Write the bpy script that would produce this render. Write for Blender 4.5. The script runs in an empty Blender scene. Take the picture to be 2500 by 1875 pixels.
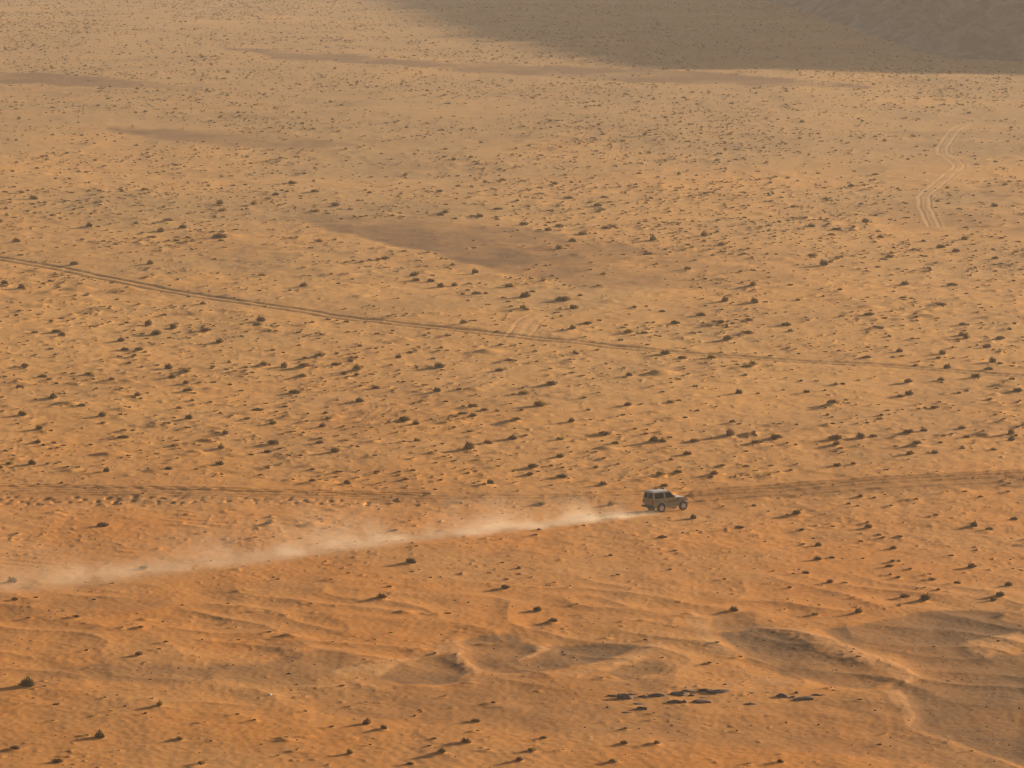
import bpy, bmesh, math, random
import numpy as np
from mathutils import Vector, Matrix

R = math.radians
SC = bpy.context.scene
COL = SC.collection
rng = np.random.default_rng(7)
random.seed(7)

# ------------------------------------------------------------------ camera
CAM_H = 61.8
FPX = 12830.0                     # focal length in pixels of a 2500 px wide picture
PITCH = R(6.11)
cam_d = bpy.data.cameras.new('camera')
cam = bpy.data.objects.new('camera', cam_d); COL.objects.link(cam)
cam.location = (0, 0, CAM_H)
cam.rotation_euler = (math.pi/2 - PITCH, 0, 0)
cam_d.sensor_width = 36.0
cam_d.lens = FPX/2500*36.0
cam_d.clip_start = 1.0
cam_d.clip_end = 30000
SC.camera = cam

# ------------------------------------------------------------------ light
SUN_EL, SUN_AZ = 11.5, 55.0       # azimuth from +Y (away) towards +X (right)
SKY = 0.05
w = bpy.data.worlds.new('World'); SC.world = w; w.use_nodes = True
wn = w.node_tree.nodes; wl = w.node_tree.links
bg = wn.get('Background') or wn.new('ShaderNodeBackground')
out = wn.get('World Output') or wn.new('ShaderNodeOutputWorld')
sky = wn.new('ShaderNodeTexSky'); sky.sky_type = 'NISHITA'; sky.sun_disc = False
sky.sun_elevation = R(SUN_EL); sky.sun_rotation = R(SUN_AZ)
sky.dust_density = 1.0; sky.air_density = 0.40; sky.ozone_density = 0.5
wl.new(sky.outputs[0], bg.inputs['Color']); bg.inputs['Strength'].default_value = SKY
wl.new(bg.outputs[0], out.inputs['Surface'])
sun_d = bpy.data.lights.new('sun', 'SUN'); sun_d.energy = 5.0; sun_d.angle = R(0.8)
sun_d.color = (1.0, 0.84, 0.62)
sun = bpy.data.objects.new('sun', sun_d); COL.objects.link(sun)
SUN_DIR = Vector((math.sin(R(SUN_AZ))*math.cos(R(SUN_EL)), math.cos(R(SUN_AZ))*math.cos(R(SUN_EL)), math.sin(R(SUN_EL))))
sun.rotation_euler = SUN_DIR.to_track_quat('Z', 'Y').to_euler()
sun.location = (300, 200, 200)
SC.view_settings.view_transform = 'Standard'
SC.view_settings.look = 'None'
SC.view_settings.gamma = 1.0
SC.view_settings.exposure = 1.11
SC.cycles.volume_bounces = 1
SC.cycles.max_bounces = 6

# ------------------------------------------------------------------ helpers
def ground_pt(px, py, z=0.0):
    """picture pixel (2500 x 1875) -> point on the plain"""
    dx = (px-1250.0)/FPX; dy = -(py-937.5)/FPX
    d = (dx, math.cos(PITCH)+dy*math.sin(PITCH), -math.sin(PITCH)+dy*math.cos(PITCH))
    t = (CAM_H-z)/-d[2]
    return d[0]*t, d[1]*t

def project(x, y, z):
    zc = y*math.cos(PITCH)-(z-CAM_H)*math.sin(PITCH)
    yc = y*math.sin(PITCH)+(z-CAM_H)*math.cos(PITCH)
    return 1250+FPX*x/zc, 937.5-FPX*yc/zc

def sstep(a, b, v):
    t = np.clip((v-a)/(b-a), 0, 1)
    return t*t*(3-2*t)

def _hash(ix, iy, seed):
    h = (ix.astype(np.int64)*374761393 + iy.astype(np.int64)*668265263 + seed*974634777) & 0xFFFFFFFF
    h = ((h ^ (h >> 13))*1274126177) & 0xFFFFFFFF
    h = h ^ (h >> 16)
    return (h & 0xFFFFFF).astype(np.float64)*(2*math.pi/0x1000000)

def noise(x, y, seed=0):
    """gradient noise, about -0.7..0.7"""
    x0 = np.floor(x); y0 = np.floor(y)
    fx = x-x0; fy = y-y0
    ux = fx*fx*fx*(fx*(fx*6-15)+10); uy = fy*fy*fy*(fy*(fy*6-15)+10)
    def g(ox, oy):
        a = _hash(x0+ox, y0+oy, seed)
        return np.cos(a)*(fx-ox)+np.sin(a)*(fy-oy)
    a = g(0, 0); b = g(1, 0); c = g(0, 1); d = g(1, 1)
    return (a+(b-a)*ux)+((c+(d-c)*ux)-(a+(b-a)*ux))*uy

def fbm(x, y, seed=0, octs=4, gain=0.5):
    s = 0; a = 1.0
    for k in range(octs):
        s = s+a*noise(x*2**k+17.3*k, y*2**k-9.1*k, seed+k); a *= gain
    return s

def in_poly(px, py, poly):
    inside = np.zeros(px.shape, bool)
    n = len(poly)
    for i in range(n):
        x1, y1 = poly[i]; x2, y2 = poly[(i+1) % n]
        if y1 == y2: continue
        c = ((y1 > py) != (y2 > py)) & (px < (x2-x1)*(py-y1)/(y2-y1)+x1)
        inside ^= c
    return inside

def seg_dist(px, py, pts, ky=1.0):
    """distance to a polyline, with the signed side; ky stretches y"""
    best = np.full(px.shape, 1e9); side = np.zeros(px.shape)
    for (x1, y1), (x2, y2) in zip(pts[:-1], pts[1:]):
        dx = x2-x1; dy = (y2-y1)*ky
        qx = px-x1; qy = (py-y1)*ky
        L2 = dx*dx+dy*dy
        t = np.clip((qx*dx+qy*dy)/L2, 0, 1)
        ex = qx-t*dx; ey = qy-t*dy
        d = np.hypot(ex, ey)
        m = d < best
        best = np.where(m, d, best)
        side = np.where(m, np.sign(dx*qy-dy*qx)*d, side)
    return best, side

def soft_poly(px, py, poly, edge, ky=3.0, jit=0.0):
    """1 inside, 0 outside, soft over edge pixels"""
    d, _ = seg_dist(px, py, list(poly)+[poly[0]], ky)
    sd = np.where(in_poly(px, py, poly), d, -d)
    return sstep(-edge, edge, sd+jit)

def tag(o, label=None, cat=None, group=None, kind=None):
    if label: o['label'] = label
    if cat: o['category'] = cat
    if group: o['group'] = group
    if kind: o['kind'] = kind
    return o

def np_mesh(name, verts, faces, mat=None, smooth=False, mat_idx=None):
    """verts (n,3), faces (m,k) of one size"""
    me = bpy.data.meshes.new(name)
    verts = np.asarray(verts, np.float32); faces = np.asarray(faces, np.int32)
    m, k = faces.shape
    me.vertices.add(len(verts)); me.vertices.foreach_set('co', verts.ravel())
    me.loops.add(m*k); me.loops.foreach_set('vertex_index', faces.ravel())
    me.polygons.add(m)
    me.polygons.foreach_set('loop_start', np.arange(0, m*k, k, dtype=np.int32))
    me.polygons.foreach_set('loop_total', np.full(m, k, np.int32))
    if smooth: me.polygons.foreach_set('use_smooth', np.ones(m, bool))
    for q in (mat if isinstance(mat, (list, tuple)) else [mat]):
        if q: me.materials.append(q)
    if mat_idx is not None: me.polygons.foreach_set('material_index', np.asarray(mat_idx, np.int32))
    me.update(calc_edges=True)
    return me

def add_obj(name, me, parent=None, loc=(0, 0, 0), rot=(0, 0, 0)):
    o = bpy.data.objects.new(name, me); COL.objects.link(o)
    o.location = loc; o.rotation_euler = rot
    if parent: o.parent = parent
    return o

# node expression helper
class E:
    def __init__(s, nt, sock): s.nt = nt; s.s = sock
    def _op(s, op, o=None, o2=None, clamp=False):
        n = s.nt.nodes.new('ShaderNodeMath'); n.operation = op; n.use_clamp = clamp
        for i, v in enumerate((s, o, o2)):
            if v is None: continue
            if isinstance(v, E): s.nt.links.new(v.s, n.inputs[i])
            else: n.inputs[i].default_value = v
        return E(s.nt, n.outputs[0])
    def __add__(s, o): return s._op('ADD', o)
    def __sub__(s, o): return s._op('SUBTRACT', o)
    def __mul__(s, o): return s._op('MULTIPLY', o)
    def __truediv__(s, o): return s._op('DIVIDE', o)
    def exp(s): return s._op('EXPONENT')
    def pow(s, o): return s._op('POWER', o)
    def clamp(s): return s._op('ADD', 0.0, clamp=True)
    def maxi(s, o): return s._op('MAXIMUM', o)
    def step(s, a, b):
        n = s.nt.nodes.new('ShaderNodeMapRange'); n.interpolation_type = 'SMOOTHSTEP'
        s.nt.links.new(s.s, n.inputs['Value']); n.inputs['From Min'].default_value = a; n.inputs['From Max'].default_value = b
        return E(s.nt, n.outputs['Result'])

def new_mat(name):
    m = bpy.data.materials.new(name); m.use_nodes = True
    nt = m.node_tree
    for n in list(nt.nodes): nt.nodes.remove(n)
    o = nt.nodes.new('ShaderNodeOutputMaterial')
    return m, nt, o

def tex_noise(nt, vec, scale, detail=4, rough=0.55, dist=0.0):
    n = nt.nodes.new('ShaderNodeTexNoise')
    n.inputs['Scale'].default_value = scale; n.inputs['Detail'].default_value = detail
    n.inputs['Roughness'].default_value = rough; n.inputs['Distortion'].default_value = dist
    if vec is not None: nt.links.new(vec, n.inputs['Vector'])
    return E(nt, n.outputs['Fac'])

def mix_col(nt, fac, a, b, blend='MIX'):
    n = nt.nodes.new('ShaderNodeMix'); n.data_type = 'RGBA'; n.blend_type = blend
    if isinstance(fac, E): nt.links.new(fac.s, n.inputs[0])
    else: n.inputs[0].default_value = fac
    for v, i in ((a, 6), (b, 7)):
        if isinstance(v, tuple): n.inputs[i].default_value = (*v, 1)
        else: nt.links.new(v, n.inputs[i])
    return n.outputs[2]

def simple_mat(name, col, rough=0.6, metal=0.0, var=0.12, scale=6.0, coat=0.0, spec=0.5):
    m, nt, o = new_mat(name)
    b = nt.nodes.new('ShaderNodeBsdfPrincipled')
    tc = nt.nodes.new('ShaderNodeTexCoord')
    nz = tex_noise(nt, tc.outputs['Object'], scale, 4)
    dark = tuple(c*(1-var) for c in col); lite = tuple(min(1, c*(1+var)) for c in col)
    nt.links.new(mix_col(nt, nz, dark, lite), b.inputs['Base Color'])
    b.inputs['Roughness'].default_value = rough; b.inputs['Metallic'].default_value = metal
    b.inputs['Coat Weight'].default_value = coat; b.inputs['Specular IOR Level'].default_value = spec
    nt.links.new(b.outputs[0], o.inputs['Surface'])
    return m

# ------------------------------------------------------------------ ground: traced features (picture pixels of the flat plain)
def zt(ox, oy, sc, pts): return [(ox+a/sc, oy+b/sc) for a, b in pts]
FV = 0.8848
def fv(*pts): return [(a/FV, b/FV) for a, b in pts]
B1 = lambda *p: zt(0, 1250, 2.652, p)
B2 = lambda *p: zt(833, 1250, 2.652, p)
B3 = lambda *p: zt(1666, 1250, 2.652, p)
GRAVEL = [  # polygon, strength, edge softness in px
    (fv((600,465),(700,462),(830,478),(1000,486),(1180,500),(1290,520),(1390,548),(1330,570),(1180,606),(1080,590),(980,562),(900,540),(800,520),(720,498)), 0.62, 16),
    (fv((715,492),(860,490),(990,500),(1120,540),(1165,572),(1040,578),(935,550),(820,520)), 0.50, 15),
    (fv((1150,590),(1400,552),(1600,575),(1720,600),(1500,618),(1250,622)), 0.48, 18),
    (fv((470,100),(620,106),(760,116),(980,136),(1250,146),(1500,158),(1750,176),(1900,188),(1700,187),(1350,176),(1180,164),(1000,152),(800,136),(600,124)), 0.95, 7),
    (fv((-60,156),(80,158),(200,167),(320,178),(440,192),(250,191),(100,184),(-60,180)), 1.0, 6),
    (fv((230,275),(420,282),(620,285),(770,312),(620,322),(420,312),(300,298)), 0.6, 12),
    (fv((430,236),(600,252),(700,262),(480,252)), 0.4, 6),
    (fv((1880,280),(2050,282),(2300,290),(2300,304),(2000,297)), 0.45, 8),
    (fv((2080,398),(2300,394),(2300,428),(2130,420)), 0.50, 9),
    (fv((1750,440),(2150,450),(2300,480),(2300,510),(2000,490),(1800,470)), 0.22, 16),
    (fv((380,505),(500,500),(640,560),(700,600),(520,590),(400,540)), 0.30, 18),
    (fv((-50,1042),(300,1050),(900,1064),(1300,1066),(1300,1085),(700,1090),(-50,1088)), 0.22, 9),
    (fv((1480,1058),(1750,1044),(2300,1014),(2300,1048),(1900,1068),(1500,1080)), 0.45, 7),
    (B2((760,850),(880,810),(1080,790),(1180,850),(1300,885),(1400,868),(1600,855),(1870,860),(1935,880),(1850,930),(1700,990),(1500,1030),(1300,1065),(1100,1065),(910,1055),(830,990),(780,930)), 0.85, 11),
    (B2((310,1030),(370,1000),(550,945),(620,940),(700,975),(770,1020),(850,1050),(770,1080),(760,1120),(640,1150),(420,1140),(280,1100)), 0.85, 12),
    (B2((1720,1060),(1790,1020),(1950,985),(2080,980),(2140,1000),(2110,1060),(1990,1090),(1850,1110),(1760,1100)), 0.65, 12),
    (B2((640,800),(760,775),(700,830),(640,840)), 0.4, 8),
    (B2((1210,745),(1330,735),(1300,770),(1240,800)), 0.4, 8),
    (B2((930,280),(1060,245),(1130,245),(1010,280)), 0.4, 8),
    (B2((1700,560),(1800,545),(1760,590),(1700,610)), 0.35, 9),
    (B2((270,1120),(640,1160),(900,1075),(1300,1085),(1700,1120),(2212,1100),(2212,1200),(1700,1200),(1400,1260),(2212,1300),(2212,1480),(1500,1460),(900,1420),(300,1370),(-200,1330),(-200,1180)), 0.34, 24),
    (B1((1690,1010),(1850,955),(2050,930),(2240,935),(2240,1050),(2050,1090),(1990,1180),(1500,1130),(800,1130),(300,1080),(100,1030),(700,1000),(1300,1030),(1560,1000)), 0.45, 20),
    (B1((1330,1000),(1500,1000),(1480,1050),(1330,1040)), 0.4, 10),
    (B1((1640,850),(2000,860),(1800,930),(1560,960)), 0.3, 14),
    (B1((-60,600),(700,570),(1500,480),(2212,380),(2212,470),(1500,560),(700,640),(-60,680)), 0.22, 24),
    (B3((270,810),(470,780),(640,800),(800,870),(980,960),(1120,1010),(1290,1120),(1180,1160),(900,1140),(600,1080),(430,1000),(350,940),(330,870)), 0.85, 11),
    (B3((940,790),(1100,770),(1260,715),(1500,672),(1800,652),(2080,660),(2110,740),(2300,790),(2300,835),(1900,870),(1830,920),(1950,980),(2300,940),(2300,1700),(1800,1500),(1500,1400),(1520,1330),(1340,1190),(1390,1140),(1570,1110),(1330,970),(1200,930),(1050,870)), 0.88, 11),
    (B3((180,690),(330,670),(520,750),(650,795),(480,778),(250,790),(190,760)), 0.5, 8),
    (B3((-100,1300),(500,1250),(1250,1190),(1480,1380),(1800,1520),(2300,1720),(2300,1900),(1500,1620),(700,1560),(-100,1500)), 0.42, 22),
    (B3((850,520),(1000,505),(1150,540),(1050,565),(880,550)), 0.3, 12),
    (B3((300,540),(420,520),(400,560),(320,560)), 0.3, 10),
]
BRIGHT = [  # sand tongues laid over the gravel
    (B2((600,885),(700,850),(762,838),(772,920),(825,1000),(920,1056),(850,1078),(750,1010),(640,935)), 0.95, 5),
    (B2((-60,1052),(300,990),(540,935),(620,905),(640,935),(420,975),(310,1035),(270,1095),(210,1092),(240,1045),(-60,1080)), 0.85, 7),
    (B2((1290,1088),(1700,1040),(1930,890),(2080,862),(2080,940),(1800,1022),(1500,1095)), 0.75, 9),
    (B3((50,640),(140,700),(180,790),(250,850),(340,930),(300,965),(190,905),(110,800),(50,720)), 0.9, 7),
    (B2((1150,985),(1260,960),(1350,895),(1270,878),(1225,930)), 0.9, 7),
    (B3((1800,880),(2000,845),(2212,810),(2250,860),(2100,935),(1950,970),(1880,930)), 0.75, 12),
    (B3((480,770),(760,800),(960,840),(1130,915),(1330,1000),(1490,1050),(1565,1115),(1420,1145),(1320,1070),(1130,1000),(960,930),(800,860)), 1.0, 6),
    (B3((1290,1180),(1390,1170),(1470,1270),(1530,1340),(1500,1400),(1400,1290)), 0.8, 9),
    (B3((270,1010),(420,1060),(600,1110),(760,1150),(560,1150),(380,1090)), 0.7, 10),
]
ROAD = fv((-60,541),(0,553),(150,580),(300,612),(450,640),(600,663),(750,687),(900,706),(1050,722),(1200,738),(1400,758),(1600,772),(1800,786),(2000,797),(2212,815),(2290,822))
U3 = lambda *p: zt(1666, 0, 2.652, p)
M2 = lambda *p: zt(833, 625, 2.652, p)
WIND1 = U3((1850,790),(1790,815),(1745,860),(1718,915),(1690,945),(1688,985),(1735,1020),(1790,1055),(1795,1085),(1745,1120),(1690,1170),(1625,1218))
WIND2 = U3((1560,1270),(1565,1310),(1590,1380),(1620,1430),(1632,1465),(1600,1490),(1540,1500),(1480,1502))
WIND3 = U3((1770,700),(1720,712),(1695,740))
SWIRL = M2((1340,375),(1240,395),(1180,440),(1150,490),(1110,530))
SWIRL2 = M2((260,950),(280,990),(230,1020),(160,1070))
SWIRL3 = M2((1000,720),(1030,760),(1000,810),(940,850))
SWIRL4 = zt(0, 780, 3.529, [(150,970),(100,1010),(75,1080),(70,1150),(20,1210)])
ARC5 = fv((490,0),(480,8),(440,20),(350,28))
LOWLINE = fv((-50,1042),(0,1045),(350,1055),(600,1062),(800,1066),(900,1068))
LOWLINE2 = fv((-50,1060),(600,1074),(1000,1076),(1400,1062))
FAINT = [(860,898),(1240,897),(1500,896),(1700,900),(1900,906)]
RLINE = fv((1480,1064),(1700,1050),(1950,1036),(2300,1016))
RLINE2 = fv((1480,1076),(1750,1062),(1980,1048),(2300,1030))
JEEP_XY = ground_pt(1628, 1240)
JEEP_YAW = R(33)

# ------------------------------------------------------------------ ground grid (fan of rows getting wider with distance)
UD, NU = 0.118, 1000
u_in = np.linspace(-UD, UD, NU)
u_out = UD*np.geomspace(1.012, 60, 46)
U = np.concatenate([-u_out[::-1], u_in, u_out])
NR = 1320
inv = np.linspace(1/326.0, 1/1960.0, NR)
Yd = 1/inv
Y = np.concatenate([np.linspace(-3000, 0, 8), np.array([90, 170, 230, 270, 295, 312]), Yd, 1960*np.geomspace(1.02, 4.5, 36)])
SY = np.where(Y < 200, 200, Y)
GX = U[None, :]*SY[:, None]
GY = np.repeat(Y[:, None], len(U), 1)
PX, PY = project(GX, np.maximum(GY, 150), 0*GX)
near = sstep(1500, 600, GY)                         # fine relief only where it can be resolved

def warp(px, py, a):
    return px+a*1.8*noise(GX*0.12, GY*0.05, 31)+a*0.8*noise(GX*0.5, GY*0.2, 33), py+a*0.35*noise(GX*0.12, GY*0.05, 32)+a*0.3*noise(GX*0.6, GY*0.3, 34)
WX, WY = warp(PX, PY, 14.0)
vis = (GY > 250) & (GY < 2100) & (np.abs(U)[None, :] < 0.13)
ri = np.where(vis.any(1))[0]; ci = np.where(vis.any(0))[0]
sl = (slice(ri[0], ri[-1]+1), slice(ci[0], ci[-1]+1))
wx, wy = WX[sl], WY[sl]
grav = np.zeros(GX.shape); sub = grav[sl]
crest = np.zeros(GX.shape); cr_ = crest[sl]; bright = np.zeros(GX.shape); br_ = bright[sl]; hollow = np.zeros(GX.shape); hs_ = hollow[sl]
edge_n = fbm(GX[sl]*0.09, GY[sl]*0.035, 35, 4); body_n = fbm(GX[sl]*0.05, GY[sl]*0.02, 39, 4)
for poly, s, e in GRAVEL:
    xs = [p[0] for p in poly]; ys = [p[1] for p in poly]
    m = (wy > min(ys)-e*2) & (wy < max(ys)+e*2)
    rr = np.where(m.any(1))[0]
    if not len(rr): continue
    q = slice(rr[0], rr[-1]+1)
    j = edge_n[q]*np.where(e < 9, e*1.0, e*1.8+6)
    v = s*soft_poly(wx[q], wy[q], poly, e, jit=j)*np.clip(0.80+1.0*body_n[q], 0.25, 1.1)
    sub[q] = 1-(1-sub[q])*(1-v)
    if min(ys) > 1440:
        hs_[q] = np.maximum(hs_[q], s*soft_poly(wx[q], wy[q], poly, e*3.5+12))
for poly, s, e in BRIGHT:
    ys = [p[1] for p in poly]
    m = (wy > min(ys)-e*2) & (wy < max(ys)+e*2)
    rr = np.where(m.any(1))[0]; q = slice(rr[0], rr[-1]+1)
    v = soft_poly(wx[q], wy[q], poly, e, jit=edge_n[q]*e*.7)
    sub[q] *= 1-s*v
    br_[q] = np.maximum(br_[q], 0.45*s*v); cr_[q] = np.maximum(cr_[q], s*soft_poly(wx[q], wy[q], poly, e*3+12))
    hs_[q] *= 1-0.8*soft_poly(wx[q], wy[q], poly, e*3.5+8)
sandy = 1-np.clip(grav, 0, 1)
# natural drift mottling all over
lowf0 = sstep(1300, 1420, PY)
mott = fbm(GX*0.035, GY*0.022, 51, 5)
mott2 = fbm(GX*0.16, GY*0.07, 57, 4)
grav = np.clip(grav+(1-0.85*lowf0)*np.clip(mott*0.62+mott2*0.34-0.05, 0, 0.6)*0.62, 0, 1)

Z = 0.75*noise(GX/130, GY/170, 1)+0.45*noise(GX/47, GY/70, 2)+0.16*fbm(GX/17, GY/24, 3, 3)
lowfield = sstep(1350, 1480, PY)
ru_ = GX*0.80+GY*0.60; rv_ = -GX*0.60+GY*0.80
ridge = np.clip(1-np.abs(2.3*noise(ru_/6.0+0.5*noise(GX/8, GY/12, 28), rv_/15, 27)), 0, 1)**1.6
Z += 0.13*lowfield*ridge*sstep(520, 430, GY)*sstep(352, 372, GY)
Z += 0.025*crest+0.20*(1-hollow)*lowfield+0.06*lowfield*noise(GX/2.6, GY/6, 29)
far_f = sstep(2100, 900, GY)
Z += far_f*(0.09*(1-0.62*lowf0)*fbm(GX/4.6, GY/6.5, 5, 3)+0.045*(1-0.6*lowf0)*sstep(1000, 600, GY)*fbm(GX/1.3, GY/1.9, 8, 3))
# small hummocks: sharp crowned bumps with shaded lee sides
def humps(lx, ly, seed, th):
    n = noise(GX/lx, GY/ly, seed)+0.45*noise(GX/lx*2.1, GY/ly*2.1, seed+1)
    return np.clip(n-th, 0, 1)
clus = sstep(-0.25, 0.35, fbm(GX/9, GY/13, 15, 3))
hum = (0.55*humps(1.15, 1.0, 13, 0.42)+0.34*humps(0.62, 0.75, 17, 0.42)*sstep(700, 450, GY))*(0.25+0.75*clus)
hz = near*(0.45+0.55*sandy)*(1-0.4*lowfield)
Z += hz*hum
Z += 0.030*near*noise(GX/0.55, GY/0.7, 21)*sstep(620, 420, GY)
# wind ripple fields in the foreground
Z += 0.004*sstep(520, 400, GY)*sandy*np.sin(GX*6.0+GY*2.2+5*noise(GX/7, GY/9, 23))*sstep(0.0, 0.4, noise(GX/25, GY/40, 24))

pale = bright
def rut(pts, half, width, depth, berm, dark, light, wob=0.25, wob_len=14.0):
    pw = [ground_pt(*p) for p in pts]
    # smooth polyline
    P = np.array(pw)
    for _ in range(3):
        q = np.empty((2*len(P)-2, 2)); q[0::2] = P[:-1]*0.75+P[1:]*0.25; q[1::2] = P[:-1]*0.25+P[1:]*0.75
        P = np.vstack([P[:1], q, P[-1:]])
    ylo, yhi = P[:, 1].min()-15, P[:, 1].max()+15
    rr = np.where((Y > ylo) & (Y < yhi))[0]
    q = (slice(rr[0], rr[-1]+1), sl[1])
    gx, gy = GX[q], GY[q]
    d, side = seg_dist(gx, gy, [tuple(p) for p in P])
    side = side+wob*noise(gx/wob_len, gy/wob_len, 61)
    for off in ((-half, half) if half else (0,)):
        a = np.abs(side-off)
        ends = 1-sstep(0, 0.4, d-half-width*2.5)
        t = np.exp(-(a/(width*0.5))**2)*ends
        b = np.exp(-((a-width*1.05)/(width*0.42))**2)*ends
        Z[q] += -depth*t+berm*b
        grav[q] = np.clip(grav[q]+dark*t, 0, 1)
        pale[q] = np.clip(pale[q]+light*np.maximum(0.35*b, t), 0, 1)
    return d, side, q
rut(ROAD, 1.1, 0.7, 0.13, 0.04, 0.62, 0.0)
rut(ROAD, 0.0, 4.5, 0.06, 0.0, 0.10, 0.0, 0.9, 25)
rut(WIND1+WIND2[:5], 0.85, 0.46, 0.03, 0.03, 0.02, 0.85, 0.35)
rut(WIND3, 0.85, 0.45, 0.03, 0.02, 0.02, 0.4)
rut(SWIRL, 0.8, 0.40, 0.025, 0.02, 0.0, 0.45)
rut([(x+26, y-2) for x, y in SWIRL], 0.8, 0.36, 0.02, 0.02, 0.0, 0.4)
rut(SWIRL2, 0.8, 0.30, 0.015, 0.015, 0.05, 0.2)
rut(SWIRL3, 0.8, 0.30, 0.01, 0.01, 0.0, 0.2)
rut(SWIRL4, 0.8, 0.30, 0.01, 0.01, 0.0, 0.2)
rut(ARC5, 1.0, 0.9, 0.05, 0.05, 0.0, 0.7)
rut(LOWLINE, 0.8, 0.5, 0.16, 0.10, 0.45, 0.0)
rut(LOWLINE2, 0.8, 0.45, 0.10, 0.07, 0.14, 0.0)
rut(FAINT, 0.7, 0.4, 0.04, 0.03, 0.12, 0.0)
rut(RLINE, 0.8, 0.55, 0.14, 0.10, 0.28, 0.0)
rut(RLINE2, 1.6, 0.8, 0.12, 0.09, 0.20, 0.0)
# churned crossings: oblique furrows on the right and pock marks on the left of the lower track
right_band = soft_poly(PX[sl], PY[sl], fv((1560,1062),(1750,1050),(2300,1020),(2300,1048),(1950,1068),(1600,1080)), 9)
gx, gy = GX[sl], GY[sl]
fur = np.sin((gx*0.80+gy*0.42)*2.1+2.5*noise(gx/5, gy/8, 71))
Z[sl] += right_band*0.04*fur*(0.4+1.2*noise(gx/9, gy/14, 79))*sstep(-0.3, 0.3, noise(gx/3, gy/7, 72)+0.15)
pocks = soft_poly(PX[sl], PY[sl], fv((-50,1070),(600,1074),(900,1080),(900,1092),(500,1088),(-50,1090)), 6)
Z[sl] -= pocks*0.55*np.clip(noise(gx/0.8, gy/1.7, 73)-0.12, 0, 1)
# furrows scattered under and beyond the dust trail
frow = soft_poly(PX[sl], PY[sl], fv((-50,1115),(500,1090),(750,1110),(500,1180),(200,1215),(-50,1225)), 16)
Z[sl] += frow*0.03*np.sin((gx*0.5+gy*0.75)*3.2+3*noise(gx/6, gy/8, 75))*sstep(0, 0.4, noise(gx/9, gy/12, 76)+0.05)
Z[sl] += frow*0.4*np.clip(noise(gx/1.1, gy/2.2, 77)-0.38, 0, 1)
# flat standing ground for the vehicle
jd = np.hypot(GX-JEEP_XY[0], GY-JEEP_XY[1])
jz = 0.0
k = sstep(6.5, 2.6, jd)
jrow = int(np.argmin(np.abs(Y-JEEP_XY[1]))); jcol = int(np.argmin(np.abs(U-JEEP_XY[0]/JEEP_XY[1])))
jz = float(Z[jrow-6:jrow+6, jcol-20:jcol+20].mean())
Z = Z*(1-k)+k*(jz+0.04*noise(GX/0.8, GY/0.8, 81))

def row_of(y): return np.interp(y, Y, np.arange(len(Y)))
def col_of(x, y): return np.interp(x/np.where(y < 200, 200, y), U, np.arange(len(U)))
def height(x, y):
    r = np.clip(row_of(np.atleast_1d(y)), 0, len(Y)-1.001); c = np.clip(col_of(np.atleast_1d(x), np.atleast_1d(y)), 0, len(U)-1.001)
    r0 = r.astype(int); c0 = c.astype(int); fr = r-r0; fc = c-c0
    return (Z[r0, c0]*(1-fr)*(1-fc)+Z[r0+1, c0]*fr*(1-fc)+Z[r0, c0+1]*(1-fr)*fc+Z[r0+1, c0+1]*fr*fc)
def sample(A, x, y):
    r = np.clip(np.round(row_of(y)).astype(int), 0, len(Y)-1); c = np.clip(np.round(col_of(x, y)).astype(int), 0, len(U)-1)
    return A[r, c]

# ------------------------------------------------------------------ shrubs: where they stand
# (x, y of the foot, width) in enlarged crops of the plain; colour d dark olive, o ochre, r reddish, p pale, '' brown olive
T1 = [(795,65,60,'d'),(540,155,70,''),(1345,130,90,'d'),(2005,155,45,'d'),(1885,205,80,''),(1040,190,70,''),(1080,268,80,'d'),(20,225,40,''),(215,430,50,''),(40,500,55,'d'),(560,470,50,''),(640,518,50,''),(170,600,70,''),(455,690,70,''),(630,730,60,'d'),(710,755,70,'d'),(1180,665,70,''),(1215,692,60,'o'),(1560,490,50,''),(1600,565,70,'o'),(1620,620,75,''),(2075,610,60,''),(890,835,95,'o'),(195,830,75,'d'),(25,800,45,''),(1630,865,85,'d'),(1540,770,60,''),(1720,728,50,''),(1950,670,50,''),(1280,915,50,'o'),(1630,940,50,'o'),(345,945,75,''),(1060,1015,100,'d'),(375,1080,60,'d'),(465,1065,60,''),(1855,1060,40,'o'),(1500,1085,70,'o'),(1545,1105,60,'o'),(1350,1150,55,'d'),(1105,1170,60,''),(270,1245,85,'d'),(410,1245,50,''),(1890,1250,80,''),(920,1310,70,'d'),(885,1250,40,''),(445,890,50,''),(825,608,50,''),(150,775,40,''),(2025,455,60,''),(2165,1170,60,'d')]
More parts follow.
